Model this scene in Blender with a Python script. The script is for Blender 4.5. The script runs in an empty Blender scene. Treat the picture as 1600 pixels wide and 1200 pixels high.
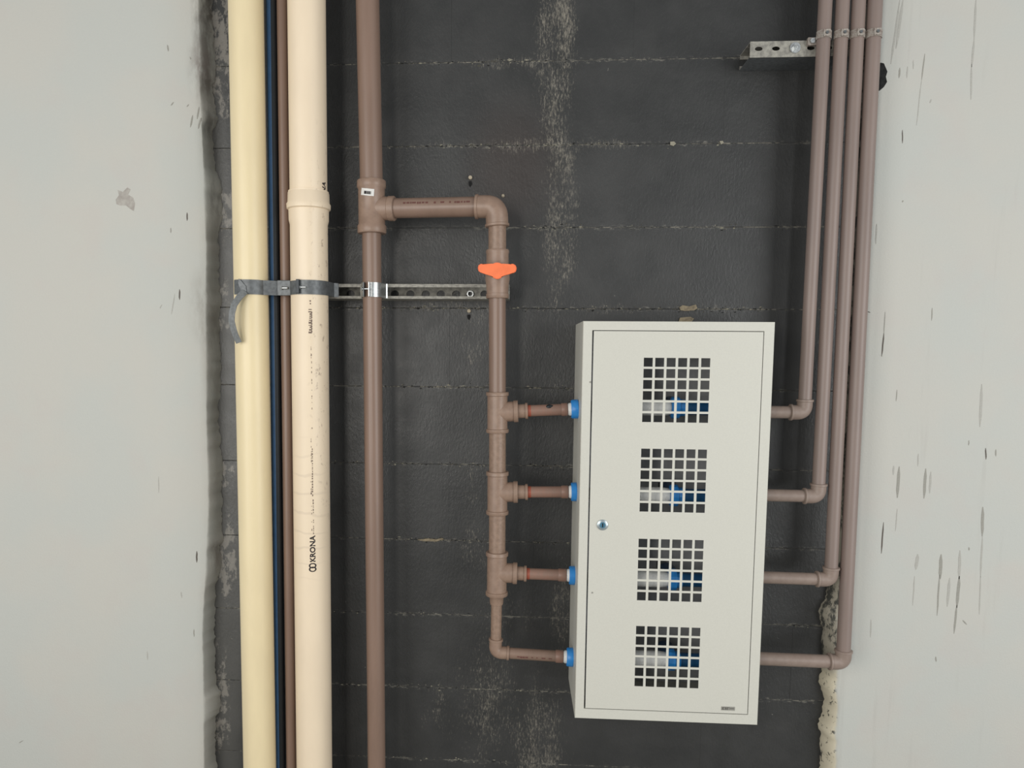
import bpy, bmesh, math, random
from mathutils import Vector, Matrix
random.seed(7)
scene = bpy.context.scene
COL = scene.collection

# ------------------------------------------------------------------ camera
F, CX, CY = 1177.62, 730.68, 658.10          # focal length and optical centre, in pixels of a 1600x1200 frame
RA, RB, RC = 0.0903, 0.0647, 0.0078          # pitch, yaw, roll
DIST, EYE = 1.9243, 1.35                     # distance from the block wall, height above the floor

def _rot():
    ca, sa, cb, sb, cc, sc = math.cos(RA), math.sin(RA), math.cos(RB), math.sin(RB), math.cos(RC), math.sin(RC)
    rx = Matrix(((1, 0, 0), (0, ca, -sa), (0, sa, ca)))
    ry = Matrix(((cb, 0, sb), (0, 1, 0), (-sb, 0, cb)))
    rz = Matrix(((cc, -sc, 0), (sc, cc, 0), (0, 0, 1)))
    return rz @ rx @ ry
ROT = _rot()
def _w(v):                                   # (right, down, away) -> Blender world direction
    return Vector((v[0], v[2], -v[1]))
RIGHT, DOWN, FWD = _w(ROT[0]), _w(ROT[1]), _w(ROT[2])
EYEP = Vector((0, -DIST, EYE))
cam_data = bpy.data.cameras.new('camera')
cam = bpy.data.objects.new('camera', cam_data)
COL.objects.link(cam)
m = Matrix.Identity(4)
for i in range(3):
    m[i][0], m[i][1], m[i][2], m[i][3] = RIGHT[i], -DOWN[i], -FWD[i], EYEP[i]
cam.matrix_world = m
cam_data.sensor_fit = 'HORIZONTAL'
cam_data.sensor_width = 36
cam_data.lens = F / 1600 * 36
cam_data.shift_x = (800 - CX) / 1600
cam_data.shift_y = (CY - 600) / 1600
cam_data.clip_start = 0.05
scene.camera = cam

# ------------------------------------------------------------------ world, lights, exposure
world = bpy.data.worlds.new('world')
scene.world = world
world.use_nodes = True
bg = world.node_tree.nodes['Background']
bg.inputs['Color'].default_value = (0.93, 0.97, 1.0, 1)
bg.inputs['Strength'].default_value = 0.42

def area(name, loc, target, sx, sy, power, color):
    l = bpy.data.lights.new(name, 'AREA')
    l.shape = 'RECTANGLE'; l.size = sx; l.size_y = sy; l.energy = power; l.color = color
    o = bpy.data.objects.new(name, l); COL.objects.link(o)
    o.location = loc
    o.rotation_euler = (Vector(target) - Vector(loc)).to_track_quat('-Z', 'Y').to_euler()
    return o
# key light behind the photographer; both side lamps are added fill for the plaster
area('doorway_light', (-0.88, -3.2, 1.45), (-0.1, 0, 1.25), 0.40, 1.2, 21, (1.0, 0.955, 0.88))
area('side_fill_right', (2.55, -2.5, 1.35), (0.2, 0.0, 1.2), 1.9, 2.3, 62, (0.98, 0.99, 0.98))
area('side_fill_left', (-2.1, -2.7, 1.45), (0.0, 0.0, 1.2), 1.3, 2.3, 42, (1.0, 0.985, 0.95))

vs = scene.view_settings
vs.view_transform = 'Standard'; vs.look = 'None'; vs.gamma = 1; vs.use_curve_mapping = False
vs.exposure = -0.10

# ------------------------------------------------------------------ geometry helpers
def ray(x, y):
    return RIGHT * ((x - CX) / F) + DOWN * ((y - CY) / F) + FWD
def at(x, y, d=0.0):
    """point standing d metres in front of the block wall"""
    r = ray(x, y)
    return EYEP + r * ((DIST - d) / r.y)
def lin(c):
    return tuple(((v / 255) / 12.92 if v / 255 <= 0.04045 else ((v / 255 + 0.055) / 1.055) ** 2.4) for v in c)

WLOC = {}
def thing(name, loc, label, cat, group=None):
    o = bpy.data.objects.new(name, None); COL.objects.link(o)
    o.empty_display_size = 0.05
    o.location = loc; WLOC[o.name] = Vector(loc)
    o['label'] = label; o['category'] = cat
    if group: o['group'] = group
    return o
def tag(o, label, cat, group=None):
    o['label'] = label; o['category'] = cat
    if group: o['group'] = group
    return o
def obj(name, bm, mat, parent=None, smooth=None, label=None):
    """bm holds world coordinates; the object's origin goes to its middle"""
    bmesh.ops.recalc_face_normals(bm, faces=bm.faces)
    me = bpy.data.meshes.new(name)
    lo = Vector((1e9,) * 3); hi = -lo
    for v in bm.verts:
        for i in range(3):
            lo[i] = min(lo[i], v.co[i]); hi[i] = max(hi[i], v.co[i])
    c = (lo + hi) / 2
    for v in bm.verts: v.co -= c
    if smooth is not None:
        for f in bm.faces: f.smooth = True
        for e in bm.edges:
            if len(e.link_faces) == 2 and e.calc_face_angle(0) > math.radians(smooth): e.smooth = False
    bm.to_mesh(me); bm.free()
    o = bpy.data.objects.new(name, me); COL.objects.link(o)
    for mm in (mat if isinstance(mat, (list, tuple)) else [mat]): me.materials.append(mm)
    WLOC[o.name] = c.copy()
    if parent:
        o.parent = parent; o.location = c - WLOC[parent.name]
    else:
        o.location = c
    if label: o['label'] = label
    return o
def frame_of(axis):
    a = Vector(axis).normalized()
    u = Vector((0, -1, 0)) if abs(a.y) < 0.8 else Vector((1, 0, 0))
    s = a.cross(u).normalized(); u = s.cross(a).normalized()
    return a, u, s
def add_lathe(bm, p0, p1, prof, n=36, cap=True):
    """prof: list of (t along p0->p1 in 0..1, radius)"""
    p0, p1 = Vector(p0), Vector(p1)
    a, u, s = frame_of(p1 - p0)
    rings = []
    for t, r in prof:
        c = p0.lerp(p1, t)
        rings.append([bm.verts.new(c + (u * math.cos(2 * math.pi * k / n) + s * math.sin(2 * math.pi * k / n)) * r) for k in range(n)])
    for A, B in zip(rings, rings[1:]):
        for k in range(n):
            bm.faces.new((A[k], A[(k + 1) % n], B[(k + 1) % n], B[k]))
    if cap:
        bm.faces.new(rings[0][::-1]); bm.faces.new(rings[-1])
def add_sweep(bm, pts, radii, n=28):
    pts = [Vector(p) for p in pts]
    rings = []; prev = None
    for i, p in enumerate(pts):
        t = (pts[min(i + 1, len(pts) - 1)] - pts[max(i - 1, 0)]).normalized()
        if prev is None:
            a, u, s = frame_of(t)
        else:
            u = (prev - t * prev.dot(t)).normalized(); s = t.cross(u)
        prev = u
        rings.append([bm.verts.new(p + (u * math.cos(2 * math.pi * k / n) + s * math.sin(2 * math.pi * k / n)) * radii[i]) for k in range(n)])
    for A, B in zip(rings, rings[1:]):
        for k in range(n):
            bm.faces.new((A[k], A[(k + 1) % n], B[(k + 1) % n], B[k]))
    bm.faces.new(rings[0][::-1]); bm.faces.new(rings[-1])
def add_box(bm, lo, hi, bevel=0.0):
    vs_ = [bm.verts.new((x, y, z)) for x in (lo[0], hi[0]) for y in (lo[1], hi[1]) for z in (lo[2], hi[2])]
    fs = [bm.faces.new([vs_[i] for i in q]) for q in ((0, 1, 3, 2), (4, 6, 7, 5), (0, 4, 5, 1), (2, 3, 7, 6), (0, 2, 6, 4), (1, 5, 7, 3))]
    if bevel:
        bmesh.ops.recalc_face_normals(bm, faces=fs)
        es = list({e for f in fs for e in f.edges})
        bmesh.ops.bevel(bm, geom=es, offset=bevel, segments=2, affect='EDGES', profile=0.5)
def add_prism(bm, poly, off):
    """poly: list of world points; off: thickness vector"""
    A = [bm.verts.new(p) for p in poly]
    B = [bm.verts.new(Vector(p) + off) for p in poly]
    bm.faces.new(A); bm.faces.new(B[::-1])
    for i in range(len(A)):
        j = (i + 1) % len(A)
        bm.faces.new((A[i], B[i], B[j], A[j]))
def add_band(bm, pts, z0, z1, th):
    """flat strip bent along plan points (x, y), standing from z0 to z1"""
    n = len(pts); L = []; 
    for i in range(n):
        a = Vector(pts[max(i - 1, 0)]); b = Vector(pts[min(i + 1, n - 1)])
        t = (b - a).normalized(); nn = Vector((t.y, -t.x)) * th
        p = Vector(pts[i])
        L.append([bm.verts.new((q.x, q.y, z)) for q, z in ((p, z0), (p + nn, z0), (p + nn, z1), (p, z1))])
    for A, B in zip(L, L[1:]):
        for k in range(4):
            bm.faces.new((A[k], A[(k + 1) % 4], B[(k + 1) % 4], B[k]))
    bm.faces.new(L[0][::-1]); bm.faces.new(L[-1])
def arc(cx, d, r, a0, a1, n=24):
    return [(cx + r * math.sin(math.radians(a0 + (a1 - a0) * i / n)), -d - r * math.cos(math.radians(a0 + (a1 - a0) * i / n))) for i in range(n + 1)]
def add_holed(bm, x0, x1, z0, z1, y0, y1, cx, cz, rx, rz, n=16):
    """rectangular plate cell with one oval hole right through it"""
    hx, hz = (x1 - x0) / 2, (z1 - z0) / 2; mx, mz = (x0 + x1) / 2, (z0 + z1) / 2
    R = []
    for k in range(n):
        a = 2 * math.pi * k / n; c, s = math.cos(a), math.sin(a); q = max(abs(c), abs(s))
        o = (mx + hx * c / q, mz + hz * s / q); i = (cx + rx * c, cz + rz * s)
        R.append([bm.verts.new((o[0], y0, o[1])), bm.verts.new((i[0], y0, i[1])), bm.verts.new((i[0], y1, i[1])), bm.verts.new((o[0], y1, o[1]))])
    for k in range(n):
        A, B = R[k], R[(k + 1) % n]
        for q in range(3):
            bm.faces.new((A[q], A[q + 1], B[q + 1], B[q]))

# ------------------------------------------------------------------ material helpers
class NT:
    def __init__(self, name):
        self.mat = bpy.data.materials.new(name); self.mat.use_nodes = True
        self.t = self.mat.node_tree; self.b = self.t.nodes['Principled BSDF']
    def n(self, kind, **kw):
        nd = self.t.nodes.new(kind)
        for k, v in kw.items(): setattr(nd, k, v)
        return nd
    def put(self, sock, v):
        if isinstance(v, bpy.types.NodeSocket): self.t.links.new(v, sock)
        elif isinstance(v, (tuple, list)) and sock.type == 'RGBA' and len(v) == 3: sock.default_value = (*v, 1)
        else: sock.default_value = v
    def math(self, op, a, b=0.0):
        nd = self.n('ShaderNodeMath', operation=op); self.put(nd.inputs[0], a); self.put(nd.inputs[1], b); return nd.outputs[0]
    def vmath(self, op, a, b=(0, 0, 0)):
        nd = self.n('ShaderNodeVectorMath', operation=op); self.put(nd.inputs[0], a); self.put(nd.inputs[1], b)
        return nd.outputs['Value'] if op == 'LENGTH' else nd.outputs[0]
    def pos(self):
        return self.n('ShaderNodeNewGeometry').outputs['Position']
    def objco(self):
        return self.n('ShaderNodeTexCoord').outputs['Object']
    def noise(self, vec, scale, detail=3, rough=0.55, stretch=None):
        if stretch: vec = self.vmath('MULTIPLY', vec, stretch)
        nd = self.n('ShaderNodeTexNoise'); self.put(nd.inputs['Vector'], vec)
        nd.inputs['Scale'].default_value = scale; nd.inputs['Detail'].default_value = detail; nd.inputs['Roughness'].default_value = rough
        return nd.outputs['Fac']
    def remap(self, v, a, b, c=0.0, d=1.0):
        nd = self.n('ShaderNodeMapRange', interpolation_type='SMOOTHSTEP', clamp=True)
        self.put(nd.inputs['Value'], v)
        for k, x in zip(('From Min', 'From Max', 'To Min', 'To Max'), (a, b, c, d)): nd.inputs[k].default_value = x
        return nd.outputs[0]
    def mix(self, f, a, b):
        nd = self.n('ShaderNodeMix', data_type='RGBA'); self.put(nd.inputs[0], f); self.put(nd.inputs[6], a); self.put(nd.inputs[7], b); return nd.outputs[2]
    def blob(self, pos, c, s, hard=0.2):
        """soft spot: 1 at c, 0 beyond the half-sizes s"""
        v = self.vmath('MULTIPLY', self.vmath('SUBTRACT', pos, tuple(c)), tuple(1 / q for q in s))
        return self.remap(self.vmath('LENGTH', v), 1.0, hard)
    def bump(self, h, strength, dist):
        nd = self.n('ShaderNodeBump'); nd.inputs['Strength'].default_value = strength; nd.inputs['Distance'].default_value = dist
        self.put(nd.inputs['Height'], h); self.t.links.new(nd.outputs[0], self.b.inputs['Normal'])
    def set(self, **kw):
        for k, v in kw.items(): self.put(self.b.inputs[k.replace('_', ' ')], v)
        return self.mat
def simple(name, col, rough=0.5, spec=0.5, metal=0.0, var=0.12, scale=40, col2=None, bump=0.0, stretch=None):
    s = NT(name); p = s.objco()
    f = s.remap(s.noise(p, scale, 4, stretch=stretch), 0.3, 0.72)
    c2 = col2 or tuple(v * (1 - var) for v in col)
    s.set(Base_Color=s.mix(f, col, c2), Roughness=rough, Metallic=metal)
    s.b.inputs['Specular IOR Level'].default_value = spec
    if bump: s.bump(s.noise(p, scale * 4, 3), bump, 0.0015)
    return s.mat

BR = simple('brown_pvc', (0.235, 0.155, 0.117), 0.36, 0.5, scale=30, col2=(0.205, 0.134, 0.100), stretch=(1, 1, 0.15))
BRD = simple('brown_pvc_dusty', (0.285, 0.192, 0.140), 0.42, 0.5, scale=120, col2=(0.225, 0.150, 0.108), bump=0.15)
BRF = simple('brown_pvc_fitting', (0.290, 0.196, 0.145), 0.40, 0.5, scale=60, col2=(0.24, 0.160, 0.118))
BRR = simple('reddish_pvc_stub', (0.265, 0.150, 0.112), 0.42, 0.45, scale=70, col2=(0.235, 0.15, 0.115))
GLUE = simple('red_glue', (0.33, 0.085, 0.05), 0.4, 0.5, scale=90)
BRG = simple('greyish_brown_pvc', (0.24, 0.182, 0.158), 0.42, 0.5, scale=30, col2=(0.21, 0.160, 0.140), stretch=(1, 1, 0.15))
BRGF = simple('greyish_brown_fitting', (0.275, 0.212, 0.178), 0.45, 0.45, scale=60, col2=(0.24, 0.18, 0.15))
CREAM = simple('cream_pvc', (0.79, 0.665, 0.42), 0.38, 0.45, scale=25, col2=(0.75, 0.63, 0.40), stretch=(1, 1, 0.3))
INKM = simple('black_ink', (0.035, 0.03, 0.03), 0.6, 0.2)
INKF = simple('faded_ink', (0.20, 0.15, 0.12), 0.6, 0.2)
INKR = simple('red_brown_ink', (0.145, 0.065, 0.055), 0.6, 0.2)
BLACKP = simple('black_polyethylene', (0.012, 0.016, 0.02), 0.4, 0.4)
BLUEP = simple('blue_stripe', (0.035, 0.10, 0.22), 0.4, 0.4)
BLUE = simple('blue_plastic', (0.025, 0.22, 0.60), 0.35, 0.5, scale=120, col2=(0.03, 0.26, 0.66))
WHITE = simple('white_thread_tape', (0.75, 0.75, 0.72), 0.5, 0.4, scale=200)
ORANGE = simple('orange_plastic', (0.95, 0.20, 0.065), 0.42, 0.45, scale=60)
ENAMEL = simple('grey_white_enamel', (0.60, 0.59, 0.525), 0.42, 0.4, scale=300, var=0.04)
ZINC = simple('bright_zinc', (0.62, 0.64, 0.64), 0.32, 0.5, 0.9, scale=200, var=0.3)
ZINCD = simple('dull_galvanised', (0.155, 0.165, 0.17), 0.45, 0.5, 0.35, scale=120, var=0.35)
RAILM = simple('dusty_galvanised_rail', (0.36, 0.345, 0.30), 0.6, 0.4, 0.15, scale=90, col2=(0.20, 0.19, 0.17), bump=0.3)
PALE = simple('pale_dusty_clamp', (0.40, 0.37, 0.33), 0.6, 0.3, scale=220, col2=(0.20, 0.15, 0.125), bump=0.3)
PLUGM = simple('tan_wall_plug', (0.42, 0.36, 0.27), 0.6, 0.3, scale=300)
DARKH = simple('dark_gouge', (0.012, 0.012, 0.012), 0.8, 0.2)
MARK1 = simple('dark_scratch', (0.13, 0.115, 0.10), 0.8, 0.2, scale=200)
MARK2 = simple('grey_scratch', (0.33, 0.32, 0.285), 0.8, 0.2, scale=200)
MARK3 = simple('faint_scratch', (0.435, 0.425, 0.388), 0.8, 0.2, scale=200)
STEELB = simple('lock_steel', (0.45, 0.52, 0.55), 0.3, 0.5, 0.7, scale=200)
LOCKB = simple('lock_core', (0.10, 0.25, 0.36), 0.3, 0.5, 0.4, scale=200)
PLATE = simple('nameplate_grey', (0.30, 0.29, 0.26), 0.5, 0.4, scale=300)
PAPER = simple('white_sticker', (0.72, 0.71, 0.68), 0.5, 0.3, scale=200, var=0.05)

def make_beige():
    s = NT('beige_drain_pvc'); p = s.pos(); q = s.objco()
    base = s.mix(s.remap(s.noise(q, 20, 3, stretch=(1, 1, 0.3)), 0.3, 0.7), (0.83, 0.69, 0.51), (0.79, 0.655, 0.485))
    # dark specks and dirt splashed on the side towards the cabinet
    c = at(508, 520, 0.12)
    m_ = s.blob(p, (c.x, c.y, c.z), (0.05, 0.09, 0.62), 0.3)
    sp = s.remap(s.noise(p, 75, 4, 0.7, stretch=(1, 1, 0.6)), 0.57, 0.68)
    f = s.math('MULTIPLY', s.math('MULTIPLY', sp, m_), 0.55)
    # thin ring marks
    w = s.n('ShaderNodeTexWave', wave_type='BANDS', bands_direction='Z'); s.put(w.inputs['Vector'], p)
    w.inputs['Scale'].default_value = 7; w.inputs['Distortion'].default_value = 6; w.inputs['Detail'].default_value = 3
    r = s.math('MULTIPLY', s.remap(w.outputs['Fac'], 0.93, 1.0), s.blob(p, at(480, 800, 0.16), (0.06, 0.1, 0.22), 0.4))
    base = s.mix(s.math('MULTIPLY', r, 0.22), base, (0.45, 0.36, 0.28))
    s.set(Base_Color=s.mix(f, base, (0.22, 0.15, 0.11)), Roughness=0.42)
    return s.mat
BEIGE = make_beige()

Z_JOINT0 = 2.0628          # height of the uppermost mortar joint in view; courses are 0.2 m
def make_black():
    s = NT('black_bitumen_paint'); p = s.pos()
    n1 = s.noise(p, 7, 4)
    base = s.mix(s.remap(n1, 0.35, 0.7), (0.031, 0.0315, 0.031), (0.042, 0.042, 0.041))
    warm = s.blob(p, at(800, 260, 0), (0.16, 0.2, 0.22))
    base = s.mix(s.math('MULTIPLY', warm, 0.6), base, (0.042, 0.031, 0.027))
    # white bloom where water has run down
    def B(x, y, sx, sz, amp, hard=0.2):
        return s.math('MULTIPLY', s.blob(p, at(x, y, 0), (sx, 0.3, sz), hard), amp)
    blobs = [B(868, 60, 0.075, 0.42, 1.0, 0.35), B(876, 330, 0.065, 0.34, 0.95, 0.35), B(800, 98, 0.16, 0.03, .75), B(870, 98, 0.09, 0.05, 1),
             B(845, 226, 0.24, 0.035, .9), B(700, 227, 0.22, 0.02, .6), B(950, 226, 0.1, 0.022, .8), B(865, 357, 0.09, 0.022, .9),
             B(700, 470, 0.2, 0.05, .55), B(745, 540, 0.06, 0.14, .6), B(740, 720, 0.05, 0.25, .35), B(740, 860, 0.07, 0.14, .6),
             B(760, 1090, 0.13, 0.30, .75), B(840, 1150, 0.12, 0.25, .9), B(880, 950, 0.06, 0.20, .75), B(800, 960, 0.14, 0.12, .5), B(690, 1110, 0.10, 0.12, .5), B(870, 600, 0.05, 0.05, .4), B(930, 482, 0.2, 0.025, .5), B(1100, 482, 0.2, 0.025, .5)]
    tot = blobs[0]
    for b in blobs[1:]: tot = s.math('MAXIMUM', tot, b)
    st = s.noise(p, 230, 5, 0.8, stretch=(1, 1, 0.30))
    big = s.noise(p, 22, 3, 0.6, stretch=(1, 1, 0.45))
    k = s.math('ADD', s.math('MULTIPLY', st, 0.72), s.math('MULTIPLY', big, 0.28))
    thr = s.math('ADD', k, s.math('MULTIPLY', tot, 0.13))
    f = s.math('MULTIPLY', s.remap(thr, 0.585, 0.80), s.remap(tot, 0.0, 0.35))
    base = s.mix(s.math('MULTIPLY', f, 0.62), base, (0.40, 0.36, 0.29))
    # plaster smeared over the paint along the left reveal
    sm = s.math('MAXIMUM', B(346, 60, 0.05, 0.25, 1.0, 0.4), s.math('MAXIMUM', B(350, 330, 0.045, 0.10, .8, .4), s.math('MAXIMUM', B(350, 480, 0.03, 0.10, .7), s.math('MAXIMUM', B(356, 740, 0.03, 0.06, .8), s.math('MAXIMUM', B(352, 870, 0.04, 0.16, 1.0, .4), B(346, 1090, 0.035, 0.2, .8, .3))))))
    smn = s.remap(s.math('ADD', s.noise(p, 38, 5, 0.7, stretch=(1, 1, 0.6)), s.math('MULTIPLY', sm, 0.12)), 0.56, 0.66)
    base = s.mix(s.math('MULTIPLY', s.math('MULTIPLY', smn, s.remap(sm, 0.0, 0.3)), 0.75), base, (0.26, 0.24, 0.21))
    dust = B(350, 700, 0.07, 1.3, 1.0, .5)
    base = s.mix(s.math('MULTIPLY', dust, 0.16), base, (0.40, 0.39, 0.36))
    # dusty crust along the bed joints
    sz = s.n('ShaderNodeSeparateXYZ'); s.put(sz.inputs[0], p)
    ph = s.math('FRACT', s.math('ADD', s.math('DIVIDE', s.math('SUBTRACT', sz.outputs[2], Z_JOINT0), 0.2), 10.5))
    dj = s.math('ABSOLUTE', s.math('SUBTRACT', ph, 0.5))
    wob = s.math('MULTIPLY', s.math('SUBTRACT', s.noise(p, 30, 3), 0.5), 0.05)
    near = s.remap(s.math('ADD', dj, wob), 0.040, 0.006)
    cr = s.remap(s.noise(p, 120, 4, 0.75, stretch=(0.45, 1, 1)), 0.50, 0.66)
    ar = s.remap(s.noise(p, 6, 3, 0.6), 0.40, 0.62, 0.15, 1.0)
    base = s.mix(s.math('MULTIPLY', s.math('MULTIPLY', near, cr), s.math('MULTIPLY', ar, 0.62)), base, (0.33, 0.31, 0.26))
    # tiny pale chips everywhere
    ch = s.remap(s.noise(p, 60, 2, 0.5), 0.755, 0.80)
    base = s.mix(s.math('MULTIPLY', ch, 0.5), base, (0.3, 0.29, 0.25))
    s.set(Base_Color=base, Roughness=s.remap(s.noise(p, 16, 3), 0.3, 0.7, 0.33, 0.45))
    s.b.inputs['Specular IOR Level'].default_value = 0.46
    h = s.math('ADD', s.noise(p, 170, 4, 0.65, stretch=(1, 1, 0.5)), s.math('MULTIPLY', s.noise(p, 24, 3), 0.5))
    s.bump(h, 0.55, 0.0018)
    return s.mat
BLACK = make_black()
def make_mortar():
    s = NT('painted_mortar'); p = s.pos()
    f = s.remap(s.noise(p, 55, 4, 0.7), 0.42, 0.62)
    g = s.remap(s.noise(p, 5, 2), 0.35, 0.6, 0.15, 1.0)
    s.set(Base_Color=s.mix(s.math('MULTIPLY', f, g), (0.034, 0.034, 0.033), (0.21, 0.195, 0.16)), Roughness=0.8)
    s.bump(s.noise(p, 120, 4), 0.5, 0.002)
    return s.mat
MORTAR = make_mortar()
CRUMBS = [simple('mortar_crumb_dark', (0.10, 0.095, 0.08), 0.9, 0.2, scale=200), simple('mortar_crumb_pale', (0.30, 0.28, 0.22), 0.9, 0.2, scale=200), simple('mortar_crumb_black', (0.022, 0.022, 0.02), 0.6, 0.4, scale=200)]

XL, XR = -0.785, 0.800      # where the plaster on either side begins
T_PL = 0.050                # the plaster stands this far in front of the blocks, which lie in a shallow niche
def make_plaster(side):
    s = NT('plaster_' + side); p = s.pos()
    a = s.mix(s.remap(s.noise(p, 4, 3), 0.35, 0.65), (0.515, 0.505, 0.462), (0.495, 0.502, 0.468))
    a = s.mix(s.math('MULTIPLY', s.remap(s.noise(p, 9, 3), 0.5, 0.7), 0.35), a, (0.515, 0.482, 0.445))
    if side == 'left':
        def S(x, y, sy, sz, amp, col):
            nonlocal a
            q = at(x, y, T_PL if x < 318 else 0.03)
            m_ = s.blob(p, q, (sy, 0.12, sz), 0.1)
            m_ = s.math('MULTIPLY', s.math('MULTIPLY', m_, s.remap(s.noise(p, 26, 4, 0.65, stretch=(1, 1, 0.4)), 0.33, 0.62)), amp)
            a = s.mix(m_, a, col)
        S(324, 10, 0.05, 0.16, 0.85, (0.10, 0.085, 0.075)); S(320, 110, 0.045, 0.12, 0.8, (0.17, 0.14, 0.125))
        S(328, 195, 0.025, 0.07, 0.7, (0.13, 0.12, 0.11)); S(338, 310, 0.03, 0.10, 0.7, (0.15, 0.14, 0.13))
        S(322, 480, 0.05, 0.13, 0.45, (0.25, 0.22, 0.19)); S(332, 560, 0.03, 0.2, 0.4, (0.28, 0.25, 0.22)); S(336, 870, 0.02, 0.08, 0.6, (0.2, 0.17, 0.15))
    else:
        # crumbly cream mortar smeared on the block wall low in the corner
        sep = s.n('ShaderNodeSeparateXYZ'); s.put(sep.inputs[0], p)
        low = s.math('MULTIPLY', s.remap(sep.outputs[1], -0.0495, -0.045), s.remap(sep.outputs[2], 0.62, 0.54))
        grey = s.math('MULTIPLY', s.remap(sep.outputs[1], -0.0495, -0.045), s.remap(sep.outputs[2], 0.54, 0.60))
        cream = s.mix(s.remap(s.noise(p, 60, 4, 0.7), 0.56, 0.66), (0.66, 0.60, 0.46), (0.10, 0.095, 0.08))
        greym = s.mix(s.remap(s.noise(p, 45, 4, 0.7, stretch=(1, 1, 0.5)), 0.46, 0.58), (0.36, 0.33, 0.27), (0.07, 0.07, 0.062))
        a = s.mix(low, a, cream); a = s.mix(grey, a, greym)
        st = s.remap(s.noise(p, 30, 3, 0.6, stretch=(1, 1, 0.08)), 0.60, 0.75)
        a = s.mix(s.math('MULTIPLY', st, 0.16), a, (0.35, 0.33, 0.30))
    s.set(Base_Color=a, Roughness=0.75)
    s.b.inputs['Specular IOR Level'].default_value = 0.25
    s.bump(s.math('ADD', s.noise(p, 200, 3), s.math('MULTIPLY', s.noise(p, 14, 3), 2.0)), 0.22, 0.002)
    return s.mat

# ------------------------------------------------------------------ the shell
ZTOP = 2.78
bm = bmesh.new(); add_box(bm, (XL - 0.25, 0.0007, -0.02), (XR + 0.25, 0.15, ZTOP))
wall_back = obj('wall_back', bm, MORTAR); wall_back['kind'] = 'structure'
wall_back['label'] = 'black painted concrete block wall with white water stains'
BL, BH = 0.443, 0.2
XJ = at(1122, 420, 0).x
shared = {}
k = 0
zt = Z_JOINT0 + 0.2 * 3
row = -3
while zt > 0.02:
    off = 0 if (row % 2) else BL / 2         # the course under joint 2 has a head joint at XJ (row 2 is even)
    off = BL / 2 if (row % 2) else 0
    x = XJ + off
    while x > XL - 0.1: x -= BL
    while x < XR + 0.1:
        a, b = max(x, XL - 0.12), min(x + BL, XR + 0.12)
        z0, z1 = max(zt - BH, 0), min(zt, ZTOP)
        if b - a > 0.03 and z1 - z0 > 0.02:
            key = (round(b - a, 3), round(z1 - z0, 3))
            jit = random.uniform(-0.0005, 0.0)
            if key not in shared:
                bb = bmesh.new(); add_box(bb, (a, -0.0, z0 + 0.0012), (b, 0.05, z1 - 0.0012), 0.0004)
                o = obj('block', bb, BLACK, wall_back); shared[key] = o.data
            else:
                o = bpy.data.objects.new('block', shared[key]); COL.objects.link(o); o.parent = wall_back
            c = Vector(((a + b) / 2, 0.025 + jit, (z0 + z1) / 2)); o.location = c - WLOC['wall_back']
            o.rotation_euler = (random.uniform(-.0015, .0015), 0, random.uniform(-.0006, .0006))
        x += BL
    zt -= BH; row += 1

# crumbs of mortar squeezed out of the joints: nobody could count them
bm = bmesh.new()
spans = {0: [(700, 910, 70), (600, 700, 14)], 1: [(602, 1000, 150), (1040, 1056, 10), (1118, 1130, 7)], 2: [(820, 915, 55), (975, 1022, 14), (1118, 1150, 14), (1212, 1224, 5)],
         3: [(515, 760, 120), (800, 1200, 170), (1060, 1080, 20)], 4: [(600, 765, 50), (820, 895, 22)], 5: [(515, 760, 60), (815, 890, 24)],
         6: [(600, 765, 60), (645, 692, 40), (820, 890, 30)], 7: [(515, 760, 45), (1225, 1280, 16)], 8: [(530, 760, 60), (760, 880, 30)], 9: [(560, 800, 40)]}
for j, sp in spans.items():
    z = Z_JOINT0 - 0.2 * j
    for x0, x1, cnt in sp:
        a, b = at(x0, 97 + j * 121, 0).x, at(x1, 97 + j * 121, 0).x
        for _ in range(cnt):
            r = random.uniform(0.0007, 0.0022) * (1.5 if random.random() < 0.08 else 1)
            c = Vector((random.uniform(a, b), 0.0, z + random.gauss(0, 0.0035)))
            sx = random.uniform(1, 3.0)
            q = [bm.verts.new(c + Vector((dx * r * sx * random.uniform(.6, 1.2), dy * r * 0.9, dz * r * random.uniform(.6, 1.2)))) for dx, dy, dz in ((1, 0, 0), (-1, 0, 0), (0, -1, 0), (0, 1, 0), (0, 0, 1), (0, 0, -1))]
            mi = random.choices((0, 1, 2), (0.4, 0.25, 0.35))[0]
            for t in ((0, 2, 4), (2, 1, 4), (1, 3, 4), (3, 0, 4), (2, 0, 5), (1, 2, 5), (3, 1, 5), (0, 3, 5)):
                f = bm.faces.new([q[i] for i in t]); f.material_index = mi
o = obj('mortar_crumbs', bm, CRUMBS, wall_back); o['kind'] = 'stuff'

def patch(name, pts, d, mat, parent, th=0.004, label=None):
    bb = bmesh.new(); add_prism(bb, [at(x, y, d) for x, y in pts], Vector((0, -th, 0)))
    return obj(name, bb, mat, parent, label=label)
TAN = simple('bare_mortar', (0.30, 0.25, 0.17), 0.9, 0.2, scale=120, col2=(0.17, 0.14, 0.10), bump=0.5)
patch('mortar_patch', [(1061, 480), (1066, 477), (1076, 479), (1087, 476), (1089, 482), (1084, 485), (1070, 486), (1063, 485)], 0, TAN, wall_back, label='tan bare mortar above the cabinet')
patch('mortar_patch', [(1062, 496.5), (1078, 495), (1084, 498), (1080, 503), (1060, 503)], 0, TAN, wall_back)
patch('mortar_patch', [(652, 843), (668, 841), (683, 842), (690, 840), (694, 842), (682, 845.5), (662, 845)], 0, TAN, wall_back)
patch('mortar_patch', [(1047, 222), (1053, 221.5), (1056, 225), (1052, 228.5), (1047, 227)], 0, CRUMBS[1], wall_back, 0.003)
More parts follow.
